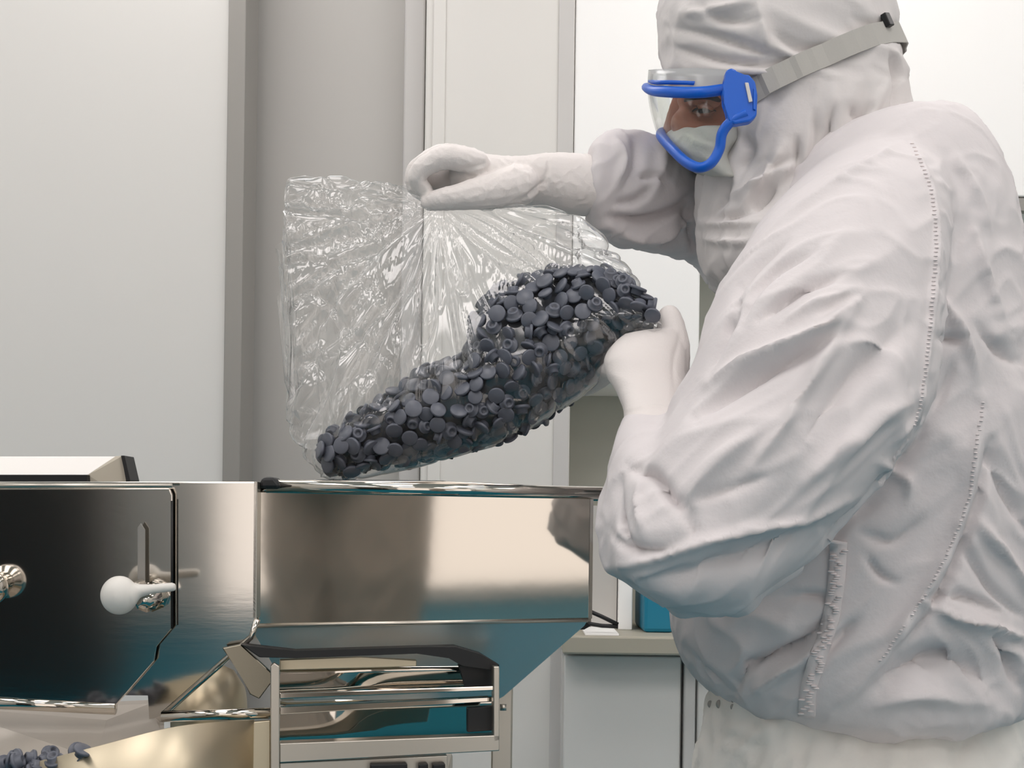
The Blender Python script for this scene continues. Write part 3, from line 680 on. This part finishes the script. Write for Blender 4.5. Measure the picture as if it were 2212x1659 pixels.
# ------------------------------------------------------------ grey rubber stoppers in a clear bag
def stopper_mesh():
    prof = [(0, .0001), (0, .0085), (.0006, .0095), (.0028, .0095), (.0034, .0088), (.0036, .0064), (.0085, .0060), (.009, .0052), (.0091, .0035), (.006, .003), (.006, .0001)]
    return lathe(prof, (0, 0, -.004), (0, 0, 1), 18)
sme = stopper_mesh(); sme.materials.append(M['stopper'])
HR = [(692, 950, 705, 1018, 1.45, .020), (725, 928, 745, 1026, 1.45, .034), (785, 888, 810, 1012, 1.45, .042), (850, 850, 880, 1000, 1.45, .048), (930, 792, 960, 985, 1.45, .054), (1000, 770, 1060, 957, 1.45, .058),
      (1018, 700, 1140, 925, 1.45, .062), (1070, 625, 1235, 858, 1.45, .064), (1180, 592, 1290, 795, 1.448, .062), (1290, 580, 1345, 728, 1.43, .052), (1368, 618, 1388, 716, 1.395, .034), (1410, 652, 1414, 712, 1.365, .016)]
hp = Acc().loft(HR, n=36, k=6, ex=2.0); heap = hp.remesh(.004, 3)
hc, hn = getco(heap), getno(heap)
idx = nr.permutation(len(hc)); chosen = []; pts = np.zeros((0, 3)); mind = .0118
for i in idx:
    if len(pts) and ((pts - hc[i]) ** 2).sum(1).min() < mind ** 2: continue
    chosen.append(i); pts = np.vstack([pts, hc[i]])
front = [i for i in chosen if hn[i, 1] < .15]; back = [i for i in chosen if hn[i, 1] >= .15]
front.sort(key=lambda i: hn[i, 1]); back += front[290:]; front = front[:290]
def stopper_matrix(i):
    n = Vector(hn[i]); j = Vector(nr.normal(size=3)) * .55; d = (n + j).normalized()
    q = (-d).to_track_quat('Z', 'Y') if rnd.random() < .75 else d.to_track_quat('Z', 'Y')
    return Matrix.Translation(Vector(hc[i]) - n * rnd.uniform(-.001, .005)) @ q.to_matrix().to_4x4() @ Matrix.Diagonal((*([rnd.uniform(.78, .98)] * 3), 1))
for k, i in enumerate(front):
    o = bpy.data.objects.new('rubber_stopper', sme); C.objects.link(o); o.matrix_world = stopper_matrix(i)
    tag(o, 'small round dark grey rubber stopper in the heap inside the clear bag', 'stopper', 'rubber stoppers in the bag')
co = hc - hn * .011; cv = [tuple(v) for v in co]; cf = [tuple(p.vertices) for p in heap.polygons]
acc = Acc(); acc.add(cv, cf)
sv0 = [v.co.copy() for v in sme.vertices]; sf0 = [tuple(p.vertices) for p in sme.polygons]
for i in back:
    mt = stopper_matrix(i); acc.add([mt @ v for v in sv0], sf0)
o = link('rubber_stoppers', mesh(acc.v, acc.f, True), M['stopper_gap']); o['kind'] = 'stuff'
tag(o, 'grey rubber stoppers darkened as shade, packed in the depth and on the far side of the bag', 'stoppers')

# bag
TOP = [(612, 430), (622, 385), (660, 378), (700, 384), (760, 386), (820, 395), (880, 400), (905, 418), (940, 440), (1000, 446), (1060, 444), (1110, 441), (1180, 446), (1250, 470), (1300, 508), (1350, 572), (1395, 632), (1430, 680)]
BOT = [(612, 560), (618, 900), (650, 985), (690, 1034), (750, 1038), (820, 1022), (900, 1006), (980, 984), (1060, 962), (1140, 925), (1200, 888), (1250, 856), (1290, 824), (1325, 790), (1350, 760), (1375, 735), (1400, 722), (1430, 712)]
tx, ty = zip(*TOP); bx, by = zip(*[(x + (i > 3) * 3, y + 3) for i, (x, y) in enumerate(BOT)])
hx = [np.mean([r[0], r[2]]) for r in HR]; ht = [r[5] for r in HR]; htop = [r[1] for r in HR]
NX, NA = 230, 200; gv, gf = [], []
for i in range(NX):
    x = 614 + (1428 - 614) * i / (NX - 1)
    yt = np.interp(x, tx, ty); yb = np.interp(x, bx, by)
    T = np.interp(x, hx, ht) + .009; yc = np.interp(x, hx, [r[4] for r in HR]); T = T * (1 if x > 690 else max(.25, (x - 560) / 130))
    endr = min(1, (1432 - x) / 30 + .05) ** .5 * min(1, (x - 600) / 40) ** .5
    for j in range(NA):
        th = 2 * math.pi * j / NA; s = math.sin(th); v = (1 - math.cos(th)) / 2           # v 0 top .. 1 bottom
        y = yt + (yb - yt) * v
        # thin at the top, full where the stoppers lie
        dome = math.copysign(abs(s) ** .75, s)
        full = T * min(1, .10 + 1.25 * v ** .9) if x < 1250 else T * (.35 + .65 * min(1, v * 1.6))
        g = math.hypot(x - 960, y - 450); pin = 1 - .75 * math.exp(-(g / 120) ** 2)
        p = P(x, y, yc + .02 * (1 - v)); p.y += full * dome * endr * pin
        gv.append(p)
for i in range(NX - 1):
    for j in range(NA): gf.append((i * NA + j, i * NA + (j + 1) % NA, (i + 1) * NA + (j + 1) % NA, (i + 1) * NA + j))
gme_ = mesh(gv, gf, True)
co = getco(gme_); no = getno(gme_); px, py = proj(co)
ang = np.arctan2(py - 440, px - 950); rad = np.hypot(px - 950, py - 440)
D = 0
q = np.stack([ang * 4.2, rad / 300, co[:, 1] * 9], 1)
D = D + 11.0 * (ridged(q, .5) ** 4 - .1) * np.clip(rad / 220, .1, 1)
q = np.stack([ang * 10, rad / 220, co[:, 1] * 14 + 5], 1)
D = D + 4.0 * (ridged(q, .6) ** 4 - .1) * np.clip(rad / 150, .15, 1)
loose = np.clip((900 - px) / 150, 0, 1)
D = D + 8 * loose * (ridged(co * 11, .9) ** 5 - .1) + 3 * loose * np.clip((600 - py) / 100, 0, 1) * (ridged(co * 38., .9) ** 4 - .1)
inheap = np.clip((py - np.interp(px, hx, htop)) / 60, 0, 1) * (px > 690)
D = D * (1 - .55 * inheap)
side = np.sign(no[:, 1] * (co[:, 1] - 1.455)) * 0 + 1; nn = no * np.where(side >= 0, 1, -1)[:, None]
co = co + nn * (np.maximum(D, -1.5 * inheap - 6 * (1 - inheap)) / 1000)[:, None]
# torn, uneven mouth on the left and top
setco(gme_, co)
fold(gme_, [([(690, 755), (703, 850), (715, 965)], 7, 9), ([(872, 590), (800, 740), (735, 870), (716, 965)], 8, 9), ([(785, 545), (735, 575), (700, 640), (690, 700)], 7, 7), ([(905, 540), (903, 680), (912, 800)], 7, 7),
            ([(1000, 465), (990, 600), (1000, 700)], 7, 5), ([(1040, 465), (1120, 510), (1200, 590)], 7, 6), ([(1110, 448), (1240, 495), (1340, 610)], 8, 7), ([(1060, 455), (1180, 500), (1300, 590)], 6, -5), ([(632, 770), (665, 725), (700, 690)], 6, 6),
            ([(850, 545), (885, 500), (930, 470)], 6, 7), ([(620, 890), (690, 900)], 5, 5), ([(700, 390), (740, 450), (850, 530)], 7, 6), ([(640, 420), (720, 480)], 6, -5), ([(960, 480), (940, 600), (930, 760)], 6, 5),
            ([(780, 880), (950, 850), (1150, 830), (1290, 790)], 5, 3), ([(1060, 680), (1200, 670), (1340, 620)], 5, 3), ([(1080, 760), (1240, 720), (1400, 680)], 5, 3)])
bag = tag(link('plastic_bag', gme_, M['film']), 'clear crinkled plastic bag of grey stoppers, held over the hopper', 'bag')

# ------------------------------------------------------------ the steel feeder and hopper
pl1 = Plane(P(280, 1300, 1.26), (0.0, -1, -.092))
plD = Plane(P(280, 1300, 1.25), (0.0, -1, -.092))
pl2 = Plane(P(560, 1200, 1.275), (.17, -1, -.097))
fc = thing('feeder_housing', 'mirror-polished steel feeder housing with diagonal lower edge, at lower left', 'machine', (P(200, 1300, 1.4).x, 1.4, 0))
link('side_panel', pslab([(-120, 1041), (556, 1041), (554, 1335), (541, 1378), (350, 1545), (346, 1566), (322, 1570), (322, 1500), (-120, 1500)], pl1, .006, .001), M['steel'], fc)
dr = link('door', pslab([(-120, 1056), (366, 1056), (372, 1070), (372, 1358), (334, 1398), (332, 1430), (252, 1522), (-120, 1500)], plD, .004, .0008), M['steel'], fc)
link('handle_slot', pslab([(297, 1262), (297, 1140), (304, 1130), (313, 1145), (313, 1262)], Plane(P(300, 1200, 1.238), (0, -1, -.086)), .002, .0004), M['alu'], dr)
link('edge_flange', tube_me([pl1.at(556, 1338), pl1.at(543, 1376), pl1.at(352, 1544)], .0028, 8), M['mirror'], fc)
link('seam_rod', tube_me([plD.at(371.5, 1082), plD.at(371.5, 1358)], .0011, 8), M['black'], dr)
def ball_knob(px, py, name, par):
    c = plD.at(px, py); n = plD.n
    return c, n
# white ball handle on a nut
c0 = P(262, 1285, 1.212)
kb = Acc(); v, f = tube([P(262, 1285, 1.205), P(285, 1284, 1.206), P(300, 1276, 1.208), P(330, 1272, 1.21), P(372, 1268, 1.212), P(380, 1268, 1.212)], [.0125, .0105, .006, .0042, .004, .003], 18, up=(0, 1, 0)); kb.add(v, f); kb.ball(c0 + Vector((0, -.006, 0)), .0158, (1, 1, 1.05))
link('ball_handle', kb.remesh(.0012, 4), M['knob'], dr)
nut = plD.at(335, 1285)
link('clamp_nut', lathe([(-.002, .0135), (.01, .0135), (.012, .0115), (.03, .011), (.032, .007), (.04, .0065)], nut, plD.n, 8), M['mirror'], dr)
link('clamp_bolt', lathe([(0, .0045), (.018, .0045), (.02, .003)], P(305, 1262, 1.235), plD.n, 12), M['satin'], dr)
kn = plD.at(-2, 1262)
link('round_knob', lathe([(-.001, .010), (.012, .010), (.014, .0145), (.024, .0155), (.030, .013), (.033, .006)], kn, plD.n, 28), M['mirror'], dr)
# housing sides and back
bk0 = Vector((0, .30, 0))
link('back_panel', prism([pl1.at(-120, 1041) + bk0, pl1.at(556, 1041) + bk0, pl1.at(554, 1335) + bk0, pl1.at(450, 1440) + bk0, pl1.at(-120, 1440) + bk0], (0, .004, 0)), M['satin'], fc)
link('end_panel', prism([pl1.at(556, 1041), pl1.at(556, 1041) + bk0, pl1.at(554, 1335) + bk0, pl1.at(554, 1335)], (-.003, 0, 0)), M['satin'], fc)
link('top_strip', tube_me([P(-120, 1049, 1.236), P(372, 1049, 1.236)], .0018, 8), M['satin'], fc)
# lid box behind it
lb = thing('equipment_box', 'white topped lid box with beige end standing behind the feeder housing', 'lid', P(100, 1040, 1.6))
yb = 1.62
link('lid_top', prism([P(-150, 986, yb), P(250, 986, yb), P(190, 1026, yb - .02), P(-150, 1026, yb - .02)], (0, .03, 0), .001), M['white_box'], lb)
link('end_plate', prism([P(250, 985, yb - .005), P(263, 985, yb - .005), P(277, 1034, yb - .005), P(277, 1080, yb - .005), P(150, 1080, yb - .02), P(190, 1026, yb - .02)], (0, .03, 0), .0006), M['beige'], lb)
link('rubber_edge', prism([P(261, 984, yb - .01), P(269, 984, yb - .01), P(281, 1036, yb - .01), P(281, 1075, yb - .01), P(273, 1075, yb - .01), P(273, 1036, yb - .01)], (0, .04, 0), .0006), M['black'], lb)
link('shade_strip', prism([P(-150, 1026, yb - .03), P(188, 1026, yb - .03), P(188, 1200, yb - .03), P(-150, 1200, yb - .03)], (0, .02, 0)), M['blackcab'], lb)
for x in (P(0, 1000, yb).x, P(230, 1000, yb).x):
    link('leg', box(x - .012, x + .012, yb + .0, yb + .024, 0, P(0, 1080, yb).z, .002), M['satin'], lb)

# hopper
hpz = thing('hopper', 'open stainless steel hopper with rolled rim under the bag', 'hopper', (P(900, 1200, 1.5).x, 1.5, 0))
Q = [pl2.at(558, 1062), pl2.at(1275, 1077), pl2.at(1272, 1336), pl2.at(556, 1350)]
link('front_panel', prism(Q, -pl2.n * .003, .0006), M['mirror'], hpz)
dn = Vector((-.17, 1, 0)).normalized() * .34
link('back_panel', prism([q + dn for q in Q], (0, .003, 0)), M['steel'], hpz)
link('side_panel', prism([Q[0], Q[0] + dn, Q[3] + dn, Q[3]], (-.003, 0, 0)), M['steel'], hpz)
link('side_panel', prism([Q[1], Q[1] + dn, Q[2] + dn, Q[2]], (.003, 0, 0)), M['steel'], hpz)
ra, rb2 = pl2.at(575, 1050), pl2.at(1340, 1066)
link('rim', tube_me([ra, rb2], .0060, 16), M['mirror'], hpz)
link('rim', tube_me([ra + dn, rb2 + dn], .0060, 16), M['mirror'], hpz)
link('rim', tube_me([rb2, rb2 + dn], .0060, 16), M['mirror'], hpz)
link('flange', prism([pl2.at(604, 1037), pl2.at(960, 1040), pl2.at(1330, 1056), pl2.at(1330, 1070), pl2.at(560, 1062)], -pl2.n * .012, .002), M['mirror'], hpz)
link('end_cap', prism([P(a, b, 1.262) for a, b in [(561, 1056), (560, 1040), (568, 1030), (592, 1030), (604, 1044), (605, 1056)]], (0, .03, 0), .003), M['black'], hpz)
# lower cone plate leaning back under the hopper
c1 = [pl2.at(540, 1352), pl2.at(1271, 1338)]
plC = Plane(c1[0], (c1[1] - c1[0]).cross(Vector((0, .75, -1))))
if plC.n.y > 0: plC.n = -plC.n
link('cone_front', pslab([(540, 1353), (1270, 1339), (1262, 1352), (1088, 1504), (1060, 1520), (640, 1520)], plC, .003), M['softsteel'], hpz)
link('cone_edge', tube_me([plC.at(540, 1352), plC.at(1270, 1339)], .0022, 8), M['satin'], hpz)
link('corner_clip', pslab([(1250, 1348), (1262, 1340), (1276, 1352), (1262, 1360), (1248, 1360)], Plane(P(1262, 1350, 1.42), (0, -1, 0)), .004), M['black'], hpz)
for s in (0.12, .9):
    b = Q[3].lerp(Q[2], s) + dn * .9
    link('leg', box(b.x - .012, b.x + .012, b.y - .012, b.y + .012, 0, b.z, .002), M['satin'], hpz)

# discharge trough frame
tf = thing('discharge_trough', 'polished steel discharge trough with guide rails below the hopper', 'trough', (P(840, 1600, 1.3).x, 1.3, 0))
plT = Plane(P(600, 1540, 1.235), (.16, -1, 0))
def T(poly, th, m, name, dy=0.0, bev=.0008, n=None):
    pl = Plane(plT.p + Vector((0, dy, 0)), n or plT.n); return link(name, pslab(poly, pl, th, bev), M[m], tf)
T([(584, 1440), (592, 1432), (604, 1440), (604, 1700), (584, 1700)], .012, 'satin', 'upright')
T([(545, 1560), (584, 1556), (584, 1700), (545, 1700)], .006, 'warm', 'upright', .01)
T([(1066, 1440), (1079, 1440), (1079, 1600), (1066, 1603)], .012, 'satin', 'upright')
T([(604, 1606), (1079, 1588), (1079, 1622), (604, 1648)], .018, 'satin', 'bottom_beam')
T([(604, 1648), (967, 1632), (967, 1700), (604, 1700)], .012, 'satin', 'apron', .004)
T([(604, 1497), (1066, 1482), (1066, 1492), (604, 1510)], .010, 'mirror', 'guide_rail')
T([(604, 1526), (1066, 1505), (1066, 1516), (604, 1544)], .010, 'mirror', 'guide_rail', .02)
def twisted(name, xl, xr, tl, tr_, bl, br, Y0, Y1, lean0, lean1):
    vs, fs = [], []
    for i in range(25):
        f = i / 24; x = xl + (xr - xl) * f; Y = Y0 + (Y1 - Y0) * f; ln = lean0 + (lean1 - lean0) * (1 / (1 + math.exp(-(f - .35) * 22)))
        a, b = P(x, tl + (tr_ - tl) * f, Y), P(x, bl + (br - bl) * f, Y); h = a.z - b.z
        for j in range(5): vs.append(b + Vector((0, -ln * h * j / 4, h * j / 4)))
        for j in range(5): vs.append(b + Vector((0, -ln * h * j / 4 + .003, h * j / 4)))
    for i in range(24):
        for j in range(4): fs += [(i * 10 + j, i * 10 + 10 + j, i * 10 + 11 + j, i * 10 + 1 + j), (i * 10 + 5 + j, i * 10 + 6 + j, i * 10 + 16 + j, i * 10 + 15 + j)]
        fs += [(i * 10, i * 10 + 5, i * 10 + 15, i * 10 + 10), (i * 10 + 4, i * 10 + 14, i * 10 + 19, i * 10 + 9)]
    return link(name, mesh(vs, fs, True), M['mirror'], tf)
twisted('upper_plate', 604, 1066, 1440, 1436, 1500, 1486, 1.285, 1.33, -.02, .45)
twisted('lower_plate', 604, 1066, 1515, 1500, 1606, 1590, 1.285, 1.33, -.02, .42)
T([(520, 1392), (640, 1406), (905, 1398), (985, 1396), (1040, 1412), (1079, 1436), (1075, 1450), (1000, 1440), (970, 1420), (900, 1412), (640, 1422), (560, 1420)], .02, 'black', 'top_lip', .015)
T([(604, 1425), (780, 1420), (900, 1426), (900, 1440), (604, 1448)], .01, 'warm', 'inner_lip', .03)
T([(1010, 1530), (1066, 1525), (1066, 1578), (1010, 1582)], .01, 'black', 'bearing_block', .012)
T([(990, 1436), (1066, 1446), (1066, 1484), (1005, 1486), (1000, 1460)], .01, 'black', 'end_bracket', .03)
for a, b in ((800, 880), (905, 925), (935, 962)):
    T([(a, 1652), (b, 1650), (b, 1700), (a, 1700)], .01, 'black', 'cable_gland', -.008)
link('bolt', lathe([(0, .003), (.006, .003)], P(1080, 1528, 1.30), (1, 0, 0), 10), M['satin'], tf)
zb = P(800, 1700, 1.3).z
link('base_frame', box(P(590, 1600, 1.3).x, P(960, 1600, 1.3).x, 1.33, 1.5, 0, zb, .004), M['satin'], tf)
# guide chute between housing and trough
gd_ = T([(480, 1400), (520, 1392), (596, 1462), (560, 1510), (540, 1500), (525, 1465)], .01, 'darksteel', 'guide_plate', .02)

# round bowl of the feeder: warm steel drum, ellipse rim
bw = thing('feeder_bowl', 'round warm-toned steel feeder bowl at the bottom left under the housing', 'bowl', (P(250, 1700, 1.3).x, 1.42, 0))
def ring_sheet(top, h, yc, r, name, m, th=.004):
    vs, fs = [], []; n = len(top)
    for (a, b, Y) in top:
        p = P(a, b, Y); vs += [p, p - Vector((0, 0, h)), p + Vector((0, th, 0)), p + Vector((0, th, -h))]
    for i in range(n - 1):
        k = i * 4; j = k + 4; fs += [(k, j, j + 1, k + 1), (k + 2, k + 3, j + 3, j + 2), (k, k + 2, j + 2, j), (k + 1, j + 1, j + 3, k + 3)]
    fs += [(0, 1, 3, 2), (n * 4 - 4, n * 4 - 2, n * 4 - 1, n * 4 - 3)]
    return link(name, mesh(vs, fs, True), M[m], bw)
arc = catmull([(-60, 1672, 1.20), (60, 1650, 1.16), (200, 1615, 1.14), (350, 1576, 1.15), (450, 1562, 1.18), (548, 1556, 1.24)], 8)
ring_sheet(arc, .12, 0, 0, 'bowl_wall', 'warm')
# pale sloping tray above the bowl edge, seen from the front
link('sloping_tray', prism([P(-120, 1540, 1.33), P(322, 1520, 1.33), P(352, 1546, 1.33), P(352, 1590, 1.2), P(180, 1640, 1.18), P(-120, 1690, 1.2)], (0, .004, .003)), M['traygrey'], bw)
link('drum', lathe([(0, .012), (0, .05), (.03, .051), (.046, .044), (.056, .03), (.060, .01)], P(395, 1545, 1.36), (1, 0, 0), 40), M['warm'], bw)
link('cross_rail', tube_me([P(350, 1548, 1.25), P(600, 1540, 1.25)], .005, 12), M['mirror'], bw)
link('cross_rail', tube_me([P(-120, 1512, 1.262), P(250, 1530, 1.262)], .006, 12), M['mirror'], bw)
zz = P(300, 1700, 1.3).z - .06
link('bowl_base', lathe([(0, .105), (zz - .02, .105), (zz, .08)], (P(250, 1700, 1.3).x, 1.42, 0), (0, 0, 1), 40), M['satin'], bw)
# loose stoppers at the bottom left
for k in range(26):
    px_ = rnd.uniform(10, 185); py_ = 1650 - (px_ / 185) * 22 + rnd.uniform(-14, 30)
    o = bpy.data.objects.new('rubber_stopper', sme); C.objects.link(o)
    d = Vector((rnd.uniform(-1, 1), rnd.uniform(-1, .2), rnd.uniform(-.3, 1))).normalized()
    o.matrix_world = Matrix.Translation(P(px_, py_, 1.155 + rnd.uniform(-.012, .02))) @ d.to_track_quat('Z', 'Y').to_matrix().to_4x4() @ Matrix.Scale(.85, 4)
    tag(o, 'grey rubber stopper lying in the feeder bowl at the bottom left corner', 'stopper', 'rubber stoppers in the feeder bowl')
